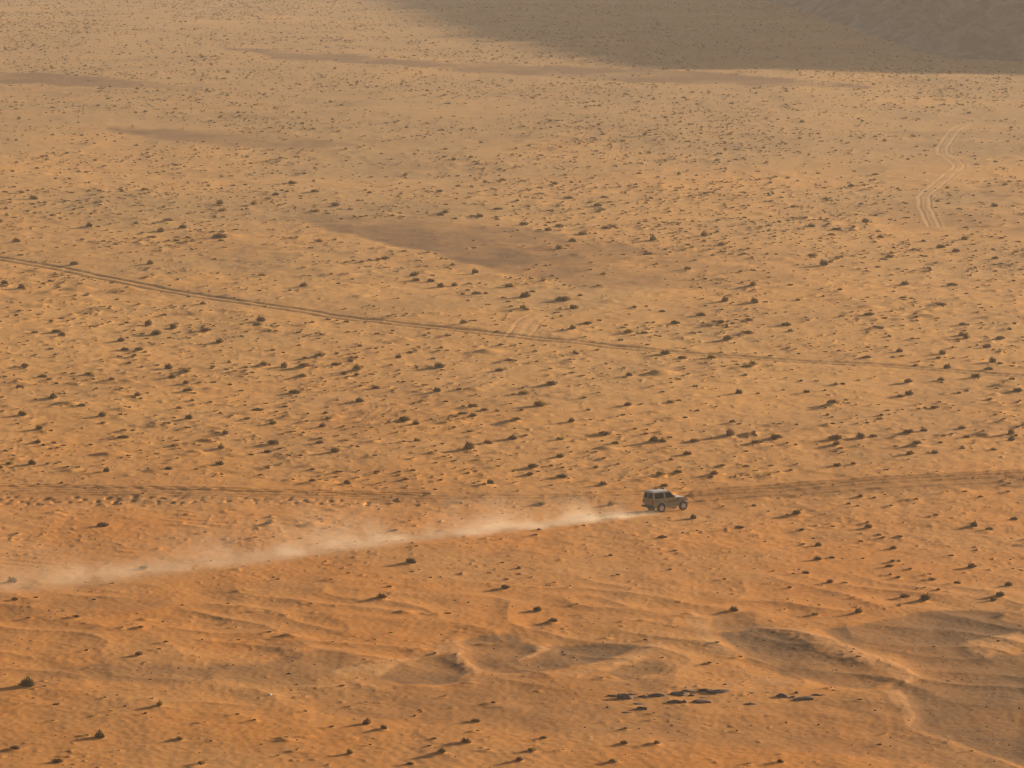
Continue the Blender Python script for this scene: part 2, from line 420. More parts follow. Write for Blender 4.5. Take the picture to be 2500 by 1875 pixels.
T2 = [(300,20,40,''),(800,30,60,'d'),(1900,30,60,'d'),(1805,60,70,''),(2090,70,60,''),(2090,120,60,''),(1060,130,60,''),(550,172,60,''),(915,240,60,'r'),(165,265,60,''),(1170,212,50,''),(1390,275,50,''),(1500,258,50,''),(1545,340,55,''),(1625,400,60,'d'),(1600,422,90,'d'),(930,405,45,''),(1180,400,45,''),(20,505,45,''),(420,495,70,''),(780,470,70,'r'),(815,495,40,''),(915,580,55,'d'),(1490,575,50,''),(350,630,90,'d'),(270,750,65,'d'),(905,720,90,'d'),(1450,715,55,'o'),(160,905,70,'o'),(455,885,60,''),(1295,895,100,'d'),(1980,800,70,''),(1740,860,60,''),(1890,860,70,''),(1525,880,45,''),(1725,955,50,''),(170,1085,90,''),(110,1145,80,''),(710,1160,100,'o'),(300,1185,70,''),(565,1080,70,''),(1410,1065,80,'o'),(890,1115,60,''),(1555,1115,50,''),(1380,1120,50,'o'),(2020,1090,80,'r'),(1890,1110,60,'o'),(1850,1145,110,''),(230,1250,50,''),(120,1285,60,''),(1140,1185,35,'o'),(565,1390,50,''),(1050,1335,60,'o'),(1370,1315,70,''),(1310,1390,60,''),(800,1420,35,''),(1085,1412,40,''),(1320,1445,50,''),(1560,1470,50,''),(2040,1425,80,'d'),(2105,1220,50,''),(500,1410,70,''),(720,1195,40,'')]
T3 = [(380,10,60,''),(1020,70,50,''),(1200,45,50,''),(1255,40,40,''),(1840,60,80,'d'),(1940,55,60,''),(560,110,70,''),(1040,135,80,'o'),(1380,110,40,''),(1310,160,50,''),(975,195,55,'d'),(1885,190,90,'d'),(1200,235,60,''),(270,190,50,''),(235,290,55,'d'),(765,275,60,''),(1350,315,90,'d'),(1940,370,50,''),(560,360,60,''),(20,370,70,'r'),(175,345,45,''),(880,430,45,''),(1435,465,45,''),(1050,500,70,''),(735,525,50,''),(370,590,90,''),(125,610,50,''),(45,665,60,''),(780,655,50,''),(660,700,60,'d'),(1330,655,50,''),(1615,605,60,''),(1990,665,70,'d'),(2155,660,60,''),(270,770,120,'o'),(1040,775,80,''),(1145,760,50,''),(1400,740,80,'o'),(1470,725,60,''),(25,750,40,''),(690,815,60,''),(990,855,60,''),(710,895,60,''),(75,915,70,''),(1630,810,60,''),(1530,875,60,''),(1270,910,40,'r'),(1930,920,70,''),(40,1050,100,''),(460,1055,80,'o'),(1090,975,50,''),(830,1020,90,''),(930,1085,80,'o'),(1190,1015,60,''),(1330,1075,90,''),(1600,1075,90,''),(1910,1030,100,''),(2120,1010,60,''),(2175,1095,50,'d'),(1390,1120,50,''),(540,1155,50,''),(1550,1180,80,''),(1400,1225,60,''),(945,1255,55,'r'),(370,1270,50,''),(470,1285,50,''),(2050,1160,60,''),(1850,1278,60,''),(1480,1280,50,''),(465,1365,90,'d'),(1420,1340,60,''),(1770,1345,80,''),(820,1425,80,''),(1500,1445,60,''),(1270,1462,55,'b'),(1330,1460,50,'b'),(300,1590,90,'o'),(890,1580,80,'o'),(2120,1600,60,'')]  # two low tufts behind the vehicle's roof stand in for a mound's shadow
T4 = [(395,25,60,'d'),(820,15,60,''),(1730,65,70,''),(1130,75,45,''),(980,105,60,''),(1095,165,60,'d'),(1300,185,50,''),(1760,180,90,'o'),(1690,210,50,''),(2050,185,80,''),(1955,240,50,'d'),(1855,245,40,''),(2090,300,50,''),(1560,320,80,''),(905,350,70,''),(1125,345,50,''),(1910,355,35,'r'),(1325,405,65,'d'),(1465,405,55,''),(1595,425,70,'d'),(2050,400,60,''),(1960,440,80,''),(225,260,60,''),(290,270,40,''),(550,290,50,''),(660,290,60,''),(75,515,40,''),(835,530,55,'o'),(1255,560,85,''),(1545,550,50,'o'),(1840,515,90,'d'),(2155,540,60,'d'),(340,550,50,''),(470,545,60,''),(390,650,70,''),(180,625,60,''),(540,635,60,''),(570,670,60,''),(640,580,40,''),(1190,680,70,''),(1260,660,90,'d'),(1700,650,50,''),(1765,635,50,''),(2020,615,60,''),(55,750,40,'o'),(520,780,60,''),(640,755,60,''),(745,740,60,''),(1490,780,70,''),(1080,810,60,''),(1030,850,60,''),(570,845,50,''),(605,865,50,''),(905,915,60,''),(1260,1000,100,''),(1400,980,70,''),(1380,945,50,''),(1720,965,70,''),(1770,1040,70,'o'),(2150,1060,70,''),(650,1065,110,''),(860,1050,90,''),(960,1030,70,''),(1140,1045,50,''),(1390,1060,50,'o'),(1540,1085,60,''),(1330,1115,80,'d'),(1735,1140,55,'o'),(1995,1145,70,'o'),(620,1105,50,''),(835,1110,40,'r'),(220,1100,55,'o'),(110,1060,110,''),(300,935,60,''),(610,935,60,''),(690,1170,50,''),(1270,1185,80,''),(1490,1170,70,''),(650,1280,70,''),(790,1270,60,''),(250,1315,60,''),(1070,1320,50,''),(970,1535,60,''),(850,1535,60,''),(825,1605,50,''),(750,1585,60,''),(1590,1500,50,''),(1750,1490,60,''),(2130,1430,60,''),(1880,1530,60,''),(2120,1490,50,''),(1330,1555,50,'')]
L1 = [(175,1150,105,'d'),(365,1275,55,'d'),(715,1325,50,'o'),(1035,1300,60,'o'),(985,1250,40,'o'),(940,1345,40,''),(345,1375,30,'o'),(645,1490,75,'d'),(560,1480,50,'p'),(1165,1505,60,'o'),(1650,1390,40,'o'),(1320,1400,40,'o'),(375,1640,75,''),(1850,1490,50,'o'),(1920,1570,40,'o'),(1800,1600,40,''),(1300,1655,60,'o'),(1975,1325,35,''),(100,1560,70,''),(1540,1350,40,'o'),(1690,1530,30,''),(2150,1420,40,''),(930,360,60,'d'),(80,450,80,''),(1365,312,30,''),(1800,440,40,'o'),(1475,605,40,''),(185,690,50,'r'),(490,695,60,''),(1490,725,30,''),(1525,755,35,''),(1745,800,40,'d'),(1545,840,40,'o'),(1070,865,50,'d'),(895,955,60,''),(2155,862,30,'d'),(790,768,30,''),(910,770,50,''),(100,570,60,''),(230,555,50,''),(1510,1018,30,'d'),(850,740,30,''),(665,95,80,''),(1740,85,60,''),(110,145,50,'')]
L2 = [(485,232,40,'d'),(1280,112,50,'d'),(1255,152,45,''),(1030,182,45,''),(2160,252,50,'d'),(1150,372,50,''),(455,342,80,'d'),(455,398,50,''),(45,405,40,''),(960,402,40,''),(1060,507,70,''),(310,502,50,''),(265,585,80,''),(690,677,55,'d'),(1265,658,80,'d'),(1525,625,40,''),(1375,737,70,'d'),(765,785,20,'d'),(1790,412,45,''),(2130,377,40,''),(605,942,40,''),(1970,850,45,'d'),(2080,972,35,''),(1380,470,30,''),(165,1400,80,'r'),(870,1390,70,''),(280,1442,60,''),(880,1452,40,''),(600,1500,50,''),(570,1547,40,''),(655,1592,75,'o'),(1230,1577,70,'o'),(60,1590,60,'o'),(950,1572,40,'p'),(1310,1497,60,''),(985,1267,50,''),(510,1307,40,''),(1830,1532,60,''),(2040,1532,60,''),(1760,1640,65,'p'),(1430,1572,40,'p'),(1150,1640,60,'r'),(810,1532,80,'r'),(440,1650,60,''),(215,845,40,''),(320,802,40,'')]
L3 = [(735,15,60,'d'),(770,112,55,''),(970,87,50,''),(1210,97,60,''),(1890,92,70,'d'),(1640,22,50,''),(2150,42,60,''),(880,212,60,''),(530,187,40,''),(1155,187,50,''),(1300,168,45,'o'),(1275,145,50,''),(1410,162,50,''),(1365,237,60,''),(880,312,60,''),(1165,300,40,''),(1400,325,45,'d'),(1340,362,60,''),(1740,287,55,'d'),(1870,372,75,''),(800,407,60,''),(1345,417,40,''),(1400,440,50,''),(1610,457,60,''),(1775,482,60,'r'),(2115,497,70,''),(955,475,60,'r'),(1440,577,70,'r'),(1565,608,80,'d'),(1395,645,50,''),(2050,582,80,'d'),(2010,607,60,''),(335,667,70,''),(865,692,60,'o'),(1140,687,60,''),(695,507,50,''),(270,447,40,''),(225,882,50,'d'),(375,967,40,''),(1095,952,35,''),(745,842,40,''),(175,1012,50,''),(430,1652,50,'o'),(630,1642,60,''),(350,1440,40,''),(1275,1515,50,'')]
H1 = [(580,1462,60,'d'),(1420,1545,90,'d'),(30,1262,50,'d'),(140,1266,50,'d'),(220,1302,60,''),(290,1324,50,''),(775,1392,50,'r'),(1090,1432,60,'r'),(880,1442,50,'d'),(1180,1474,60,'d'),(1040,1494,60,''),(1430,1562,50,'d'),(2010,1614,50,'d'),(1860,1248,40,''),(790,1248,50,''),(745,1582,45,''),(130,1642,50,'d'),(1380,1500,50,''),(1100,1590,40,'o'),(590,1390,40,''),(480,1366,40,'')]
H2 = [(370,1276,40,'d'),(795,1326,40,'d'),(930,1314,40,''),(1140,1312,40,''),(1360,1368,50,'d'),(1380,1442,40,'d'),(1480,1417,40,''),(1650,1322,40,''),(110,1306,40,''),(1010,1432,40,''),(1560,1527,60,'')]
H3 = [(830,1478,60,'d'),(1190,1442,60,'d'),(400,1417,45,'d'),(2000,1532,40,''),(1250,1392,50,''),(1715,1592,40,''),(1560,1562,50,''),(1110,1497,40,'')]
M2L = [(470,133,60,'d'),(1090,204,65,'o'),(870,112,60,'d'),(720,64,50,'d'),(490,167,60,''),(640,207,60,''),(350,107,40,''),(875,257,60,''),(160,76,40,'d'),(80,48,45,'d'),(1240,237,50,''),(1185,280,80,'d'),(1550,267,50,'d'),(830,182,40,''),(1080,307,50,'d'),(1440,302,90,''),(950,327,45,'o'),(820,302,35,''),(1200,362,50,'d'),(1500,352,60,'d'),(1385,377,40,'d'),(1900,347,50,'d'),(2080,372,50,'d'),(1670,202,40,'d')]
SHR = []          # x, y, width in metres, colour
for (ox, oy, sc, lst) in ((0,780,3.529,T1),(620,780,3.529,T2),(1240,780,3.529,T3),(1860,780,3.529,T4),(0,1250,2.652,L1),(833,1250,2.652,L2),(1666,1250,2.652,L3),(0,0,2.652,H1),(833,0,2.652,H2),(1666,0,2.652,H3),(833,625,2.652,M2L)):
    for (a, b, wd, c) in lst:
        gx_, gy_ = ground_pt(ox+a/sc, oy+b/sc)
        SHR.append((gx_, gy_, wd/sc*gy_/FPX*(0.78 if oy+b/sc > 1260 else 0.88), c or 'b'))
# the countless rest
def track_dist(x, y):
    return np.minimum.reduce([seg_dist(x, y, [ground_pt(*p) for p in t])[0] for t in (ROAD, WIND1, WIND2, SWIRL, LOWLINE, RLINE)])
NT = 100000
ry = np.sqrt(rng.uniform(330**2, 1950**2, NT)); ru = rng.uniform(-0.116, 0.116, NT); rx = ru*ry
dens = 0.52+1.1*fbm(rx/60, ry/90, 91, 3)+1.0*fbm(rx/11, ry/17, 95, 2)
dens = np.clip(dens, 0.06, 1.0)
dens *= 1-0.92*sstep(0.2, 0.6, sample(grav, rx, ry))
qx, qy = project(rx, ry, 0*rx)
dens *= np.where(qy > 1330, 0.14, 1.0)*np.where((qy > 1180) & (qy < 1330), 0.35, 1)
dens *= np.interp(ry, [340, 800, 1000, 1900], [1.0, 1.0, 0.80, 0.95])
dens *= sstep(0.8, 3.0, track_dist(rx, ry))
ok = rng.uniform(0, 1, NT) < dens
print('scrub', int(ok.sum()))
jd_ = np.hypot(rx-JEEP_XY[0], ry-JEEP_XY[1])
ok &= jd_ > 4.5
rx, ry = rx[ok], ry[ok]
rw = np.clip(np.exp(rng.normal(-0.72, 0.42, len(rx))), 0.16, 1.35)
rw *= np.interp(ry, [340, 470, 560, 900], [0.5, 0.55, 0.74, 0.92])
rc = rng.choice(list('dobrp'), len(rx), p=[.20, .22, .42, .13, .03])
SHR += [(float(a), float(b), float(c), str(d)) for a, b, c, d in zip(rx, ry, rw, rc)]
SHR = [s for s in SHR if math.hypot(s[0]-JEEP_XY[0], s[1]-JEEP_XY[1]) > 2.6]
SX = np.array([s[0] for s in SHR]); SYY = np.array([s[1] for s in SHR]); SW = np.array([s[2] for s in SHR]); SCOL = [s[3] for s in SHR]
# nebkha: a low mound of caught sand round each foot, with a tail on the lee side
NMD = 26000
my = np.sqrt(rng.uniform(330**2, 1400**2, NMD)); mx = rng.uniform(-0.114, 0.114, NMD)*my
mden = np.clip(0.5+1.0*fbm(mx/50, my/80, 191, 3)+1.1*fbm(mx/12, my/18, 195, 2), 0.03, 1)*(1-0.7*sstep(0.25, 0.7, sample(grav, mx, my)))
mden *= np.interp(my, [340, 440, 520, 900, 1400], [0.12, 0.2, 0.8, 0.9, 0.6])
mden *= sstep(2.5, 7.5, track_dist(mx, my))
mok = (rng.uniform(0, 1, NMD) < mden) & (np.hypot(mx-JEEP_XY[0], my-JEEP_XY[1]) > 6)
mx, my = mx[mok], my[mok]
mrad = np.clip(np.exp(rng.normal(-0.62, 0.45, len(mx))), 0.2, 1.7)*np.interp(my, [340, 520, 700], [0.55, 0.75, 1.0])
mamp = mrad*rng.uniform(0.10, 0.32, len(mx))*np.interp(my, [600, 900, 1400], [1, 0.7, 0.4])
brad = np.maximum(0.22+0.60*SW, 0.28); bamp = brad*rng.uniform(0.12, 0.32, len(SW))*np.interp(SYY, [600, 900, 1400], [1, 0.75, 0.5])*np.where(SYY > 1300, 0.6, 1.0)*sstep(1.0, 4.5, track_dist(SX, SYY))
WA = R(35)
for x, y, rad, amp in zip(np.concatenate([mx, SX]), np.concatenate([my, SYY]), np.concatenate([mrad, brad]), np.concatenate([mamp, bamp])):
    r0, r1 = np.searchsorted(Y, (y-rad*4, y+rad*4)); u0, u1 = np.searchsorted(U, ((x-rad*5)/y, (x+rad*4)/y))
    r1 += 1; u1 += 1
    dx = GX[r0:r1, u0:u1]-x+0.3*rad; dy = GY[r0:r1, u0:u1]-y
    a = dx*math.cos(WA)+dy*math.sin(WA); b = -dx*math.sin(WA)+dy*math.cos(WA)
    lng = np.where(a < 0, 1.9, 0.85)*rad
    e2 = (a/lng)**2+(b/(rad*0.8))**2
    Z[r0:r1, u0:u1] += amp*np.exp(-e2)*(1+0.35*np.sin(a/rad*3.1+b/rad*2.3+x))
SZ = height(SX, SYY)

# ------------------------------------------------------------------ ground mesh and sand
def quad_faces(nr, nc):
    i = np.arange((nr-1)*(nc-1)); r = i//(nc-1); c = i % (nc-1)
    a = r*nc+c
    return np.stack([a, a+1, a+nc+1, a+nc], 1)
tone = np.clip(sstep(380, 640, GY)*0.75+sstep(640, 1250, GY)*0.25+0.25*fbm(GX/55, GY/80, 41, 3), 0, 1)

m, nt, o = new_mat('desert_sand')
at = nt.nodes.new('ShaderNodeAttribute'); at.attribute_name = 'soil'
sp = nt.nodes.new('ShaderNodeSeparateColor'); nt.links.new(at.outputs['Color'], sp.inputs[0])
Gv, Tn, Pl = (E(nt, sp.outputs[k]) for k in range(3))
geo = nt.nodes.new('ShaderNodeNewGeometry')
mp = nt.nodes.new('ShaderNodeMapping'); mp.vector_type = 'POINT'; nt.links.new(geo.outputs['Position'], mp.inputs['Vector'])
mp.inputs['Scale'].default_value = (1, 0.6, 1)
P = mp.outputs[0]
n_f = tex_noise(nt, P, 3.2, 5, 0.65); n_m = tex_noise(nt, P, 0.45, 5, 0.6); n_l = tex_noise(nt, P, 0.06, 4, 0.55); n_s = tex_noise(nt, P, 9.0, 3, 0.6); n_k = tex_noise(nt, P, 1.25, 4, 0.62, 0.4)
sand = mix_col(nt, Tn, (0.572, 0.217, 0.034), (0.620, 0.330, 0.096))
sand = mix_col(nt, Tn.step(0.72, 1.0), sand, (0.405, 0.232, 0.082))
sand = mix_col(nt, n_l.step(0.35, 0.7), sand, mix_col(nt, 0.5, sand, (0.52, 0.27, 0.09)))
sand = mix_col(nt, (n_m.step(0.42, 0.75))*0.19, sand, mix_col(nt, 0.55, sand, (0.27, 0.125, 0.05)))
sand = mix_col(nt, (n_k.step(0.50, 0.74))*0.18, sand, mix_col(nt, 0.6, sand, (0.26, 0.115, 0.045)))
sand = mix_col(nt, (n_k.step(0.50, 0.28))*0.16, sand, (0.66, 0.36, 0.11))
sand = mix_col(nt, (n_f.step(0.55, 0.8))*0.22, sand, mix_col(nt, 0.6, sand, (0.20, 0.09, 0.04)))
gravel = mix_col(nt, n_f.step(0.3, 0.7), (0.165, 0.078, 0.024), (0.275, 0.136, 0.043))
gf = (Gv*1.15+(n_m-0.5)*0.55*Gv.step(0.02, 0.3)+(n_f-0.5)*0.42*Gv.step(0.05, 0.5)).clamp()
col = mix_col(nt, gf, sand, gravel)
col = mix_col(nt, Pl*0.55, col, (0.66, 0.40, 0.20))
b = nt.nodes.new('ShaderNodeBsdfPrincipled'); nt.links.new(col, b.inputs['Base Color'])
b.inputs['Roughness'].default_value = 0.95; b.inputs['Specular IOR Level'].default_value = 0.1
bp = nt.nodes.new('ShaderNodeBump'); bp.inputs['Strength'].default_value = 0.5; bp.inputs['Distance'].default_value = 0.06
nt.links.new((n_f*0.55+n_s*0.35+n_m*0.6).s, bp.inputs['Height']); nt.links.new(bp.outputs[0], b.inputs['Normal'])
nt.links.new(b.outputs[0], o.inputs['Surface'])
SAND = m

V = np.stack([GX, GY, Z], -1).reshape(-1, 3)
me = np_mesh('ground', V, quad_faces(len(Y), len(U)), SAND, smooth=True)
ca = me.attributes.new('soil', 'FLOAT_COLOR', 'POINT')
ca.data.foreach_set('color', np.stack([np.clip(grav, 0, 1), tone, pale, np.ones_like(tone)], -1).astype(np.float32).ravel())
tag(add_obj('ground', me), kind='structure')

# ------------------------------------------------------------------ hill: foot at the upper right, bulk to the right, throwing the far shade
FOOT = [(40,3000),(75,2000),(93,1740),(103,1549),(106,1421),(115,1372),(132,1357),(185,1335),(330,1290),(600,1230),(1200,1180)]
hx = np.concatenate([np.linspace(60, 300, 190), np.linspace(306, 1300, 90)])
hy = np.concatenate([np.linspace(1180, 1330, 40), np.linspace(1332, 1900, 240), np.linspace(1915, 3200, 60)])
HX, HY = np.meshgrid(hx, hy)
dF, sF = seg_dist(HX, HY, FOOT)
ins = sF                                # left of the direction of travel is inside
cap = 37+92*np.tanh(np.clip((HY-1300)*0.20, 0, 300)/92)+6*fbm(HX/160, HY/160, 121, 3)+9*fbm(HX/45, HY/45, 127, 3)
rise = np.where(ins > 0, ins*0.44, ins*0.6)
rid = 1-np.abs(2.0*noise(HX/26+0.4*noise(HX/40, HY/40, 124), HY/44, 122))
rid2 = 1-np.abs(2.0*noise(HX/9, HY/15, 123))
relief = np.clip(ins/22, 0, 1)*(8.0*(rid-0.5)+2.4*(rid2-0.5)+0.5*fbm(HX/4, HY/5, 126, 3))
HZ = cap*np.tanh(np.maximum(rise, 0)/cap)+np.minimum(rise, 0)*0.5+relief*np.clip(cap/60, .4, 1)-0.6
HZ = np.maximum(HZ, -6)
m, nt, o = new_mat('hill_rock')
geo = nt.nodes.new('ShaderNodeNewGeometry')
mp = nt.nodes.new('ShaderNodeMapping'); nt.links.new(geo.outputs['Position'], mp.inputs['Vector']); mp.inputs['Scale'].default_value = (1.3, 0.35, 2.2); mp.inputs['Rotation'].default_value = (0, 0, 0.5)
n1 = tex_noise(nt, mp.outputs[0], 0.07, 6, 0.66, 1.2); n2 = tex_noise(nt, geo.outputs['Position'], 0.5, 5, 0.65)
c = mix_col(nt, n1.step(0.35, 0.65), (0.10, 0.072, 0.044), (0.30, 0.22, 0.14))
c = mix_col(nt, n2.step(0.45, 0.75)*0.6, c, (0.11, 0.08, 0.05))
b = nt.nodes.new('ShaderNodeBsdfPrincipled'); nt.links.new(c, b.inputs['Base Color']); b.inputs['Roughness'].default_value = 0.95
bp = nt.nodes.new('ShaderNodeBump'); bp.inputs['Strength'].default_value = 0.8; bp.inputs['Distance'].default_value = 1.6
nt.links.new(n2.s, bp.inputs['Height']); nt.links.new(bp.outputs[0], b.inputs['Normal'])
nt.links.new(b.outputs[0], o.inputs['Surface'])
HILL = m
me = np_mesh('hill', np.stack([HX, HY, HZ], -1).reshape(-1, 3), quad_faces(len(hy), len(hx)), HILL, smooth=True)
tag(add_obj('hill', me), kind='structure')

# ------------------------------------------------------------------ shrub shapes
def leaf_mat(name, col, tip, transl=0.35):
    m, nt, o = new_mat(name)
    geo = nt.nodes.new('ShaderNodeNewGeometry')
    n = tex_noise(nt, geo.outputs['Position'], 5.0, 3)
    c = mix_col(nt, n.step(0.35, 0.65), col, tip)
    d = nt.nodes.new('ShaderNodeBsdfDiffuse'); t = nt.nodes.new('ShaderNodeBsdfTranslucent')
    nt.links.new(c, d.inputs[0]); nt.links.new(c, t.inputs[0])
    mx = nt.nodes.new('ShaderNodeMixShader'); mx.inputs[0].default_value = transl
    nt.links.new(d.outputs[0], mx.inputs[1]); nt.links.new(t.outputs[0], mx.inputs[2]); nt.links.new(mx.outputs[0], o.inputs['Surface'])
    return m
LEAF = {'d': leaf_mat('olive_leaf', (0.115, 0.076, 0.022), (0.19, 0.128, 0.036), 0.2),
        'o': leaf_mat('ochre_leaf', (0.28, 0.17, 0.040), (0.42, 0.26, 0.065), 0.35),
        'b': leaf_mat('brown_leaf', (0.175, 0.100, 0.034), (0.27, 0.158, 0.054), 0.2),
        'r': leaf_mat('rust_leaf', (0.22, 0.10, 0.036), (0.31, 0.15, 0.052), 0.2),
        'p': leaf_mat('straw_leaf', (0.29, 0.20, 0.070), (0.38, 0.27, 0.10), 0.5)}
WOOD = simple_mat('dry_wood', (0.085, 0.055, 0.035), 0.9, var=0.3)

def tuft(n, seed, spread=1.0, wid=0.05, flat=0.75, low=0.0, lean=(0, 0)):
    """a dome of n upright spiky twigs about 1 m wide: (verts, tri faces)"""
    r = np.random.default_rng(seed)
    v = []; f = []
    lob = r.uniform(0, 6.28, 3); amp = r.uniform(0.1, 0.35, 3)
    for i in range(n):
        a = r.uniform(0, 6.283); e = math.acos(1-r.uniform(0, 1)**1.1)      # from the zenith
        e *= 0.92
        sh = 1+sum(amp[k]*math.cos((k+1)*a+lob[k]) for k in range(3))*0.7
        L = 0.5*sh*r.uniform(0.55, 1.06)
        d = np.array([math.sin(e)*math.cos(a)*spread+lean[0], math.sin(e)*math.sin(a)*spread+lean[1], math.cos(e)*flat*1.5+low])
        root = np.array([d[0]*0.12, d[1]*0.12, -0.03])
        s0 = r.uniform(0.05, 0.55)
        p0 = root+d*L*s0; p1 = root+d*L*1.0+np.array([0, 0, 0.05*r.normal()])
        sdv = np.cross(d, r.normal(size=3)); sdv /= np.linalg.norm(sdv)+1e-9
        wv = wid*r.uniform(0.6, 1.5)
        pm = p0*0.45+p1*0.55
        k = len(v)
        v += [p0-sdv*wv*0.4, p0+sdv*wv*0.4, pm+sdv*wv, p1, pm-sdv*wv]
        f += [(k, k+1, k+2), (k, k+2, k+4), (k+4, k+2, k+3)]
    for i in range(int(n*0.45)):                        # dense twiggy heart close to the ground
        a = r.uniform(0, 6.283); q = 0.30*math.sqrt(r.uniform(0, 1))
        c = np.array([q*math.cos(a)*spread+lean[0]*.15, q*math.sin(a)*spread+lean[1]*.15, r.uniform(0.0, 0.30)*flat*1.3])
        t = r.normal(size=3)*0.5+np.array([math.cos(a), math.sin(a), 1.1]); t /= np.linalg.norm(t)
        sdv = np.cross(t, r.normal(size=3)); sdv /= np.linalg.norm(sdv)+1e-9
        wv = wid*r.uniform(1.0, 2.0); L = r.uniform(0.14, 0.26)
        k = len(v)
        v += [c-t*L*.5-sdv*wv, c-t*L*.5+sdv*wv, c+t*L*.2+sdv*wv, c+t*L*.7, c+t*L*.2-sdv*wv]
        f += [(k, k+1, k+2), (k, k+2, k+4), (k+4, k+2, k+3)]
    return np.array(v), np.array(f)

def stems(n, seed):
    r = np.random.default_rng(seed); v = []; f = []
    for i in range(n):
        a = r.uniform(0, 6.283); e = r.uniform(0.15, 1.2)
        d = np.array([math.sin(e)*math.cos(a), math.sin(e)*math.sin(a), math.cos(e)]); L = r.uniform(0.22, 0.42)
        n1 = np.cross(d, (0.3, 0.1, 1.0)); n1 /= np.linalg.norm(n1); n2 = np.cross(d, n1)
        k = len(v)
        for t, rad in ((-0.15, 0.022), (0.5, 0.014), (1.0, 0.006)):
            for q in range(4):
                an = q*math.pi/2
                v.append(d*L*t+(n1*math.cos(an)+n2*math.sin(an))*rad)
        for s_ in range(2):
            for q in range(4):
                q2 = (q+1) % 4
                f.append((k+s_*4+q, k+s_*4+q2, k+s_*4+4+q2, k+s_*4+4+q))
    return np.array(v), np.array(f)

PROTO = [tuft(430, 100+k, spread=sp_, wid=0.026, flat=fl, lean=ln) for k, (sp_, fl, ln) in enumerate([(1.0, .72, (0, 0)), (1.05, .60, (.12, .05)), (0.9, .85, (.05, -.05)), (1.15, .45, (-.1, .1)), (1.0, .55, (.2, 0)), (0.95, .68, (-.12, 0))])]
STEM = [stems(14, 300+k) for k in range(3)]
FOL = {(k, c): np_mesh('foliage', PROTO[k][0], PROTO[k][1], LEAF[c]) for k in range(len(PROTO)) for c in 'dobrp'}
STM = [np_mesh('woody_stem', a, f, WOOD) for a, f in STEM]

size_px = SW*FPX/SYY                                # shown width in picture pixels
ppx, ppy = project(SX, SYY, SZ)
inframe = (ppx > 6) & (ppx < 2494) & (ppy > 8) & (ppy < 1872)
order = np.argsort(-np.where(inframe, size_px, 0))
solo = order[:300]
SHADE = {'d': 'dark olive', 'o': 'ochre yellow', 'b': 'brown olive', 'r': 'rusty brown', 'p': 'pale straw'}
def zone(x, y):
    if y > 1760: return 'on orange sand at the bottom edge'
    if y > 1500: return 'among the front dunes'
    yt = 1250+(1560-x)*0.128
    if x < 1560 and abs(y-yt) < 45: return 'beside the dust trail'
    if x > 1480 and x < 1780 and 1130 < y < 1330: return 'near the vehicle'
    if y > 1280 and (x > 1560 or y > yt): return 'below the dust trail' if x < 1560 else 'in front of the vehicle'
    if y > 1165: return 'along the lower rutted track'
    ry_ = np.interp(x, [p[0] for p in ROAD], [p[1] for p in ROAD])
    if abs(y-ry_) < 24: return 'beside the long dark track'
    if y > ry_: return 'between long track and dust trail' if x < 1560 else 'between long track and lower ruts'
    return 'beyond the long dark track'
SPECIAL = {  # nearest to this picture point
    (66, 1684): 'largest dark olive bush near the lower left corner, its shadow leaving the photo',
    (243, 1812): 'spiky dark olive bush low on the left with a long streak of shadow',
    (138, 1731): 'small leaning olive tuft just right of and below the biggest corner bush',
}
special_idx = {}
for (a, b_), lab in SPECIAL.items():
    if not lab: continue
    d = np.hypot(ppx[solo]-a, ppy[solo]-b_); special_idx[int(solo[int(np.argmin(d))])] = lab
used = set()
rs = random.Random(5)
for rank, i in enumerate(solo):
    i = int(i); c = SCOL[i]; k = (i*31+7) % len(PROTO); wd = SW[i]
    root = bpy.data.objects.new('desert_shrub', None); COL.objects.link(root)
    root.empty_display_size = 0.3
    root.location = (SX[i], SYY[i], SZ[i]-0.02)
    root.rotation_euler = (0, 0, rs.uniform(0, 6.28))
    hs = rs.uniform(0.85, 1.25)
    if i in special_idx: wd *= 1.3; hs = 1.1; k = 0
    root.scale = (wd, wd, wd*hs)
    add_obj('foliage', FOL[(k, c)], root); add_obj('woody_stem', STM[i % 3], root)
    sz = 'large' if size_px[i] > 30 else 'medium' if size_px[i] > 21 else 'small'
    word = 'bush' if size_px[i] > 21 else 'tuft'
    lab = special_idx.get(i)
    if not lab:
        base = f'{sz} {SHADE[c]} {word} {zone(ppx[i], ppy[i])}'
        lab = f'{base}, {ppx[i]/25:.0f}% across and {ppy[i]/18.75:.0f}% down'
        if lab in used: lab = f'{base}, {ppx[i]/25:.1f}% across, {ppy[i]/18.75:.1f}% down'
    used.add(lab)
    tag(root, lab, 'bush', 'desert bushes dotted over the sand plain')

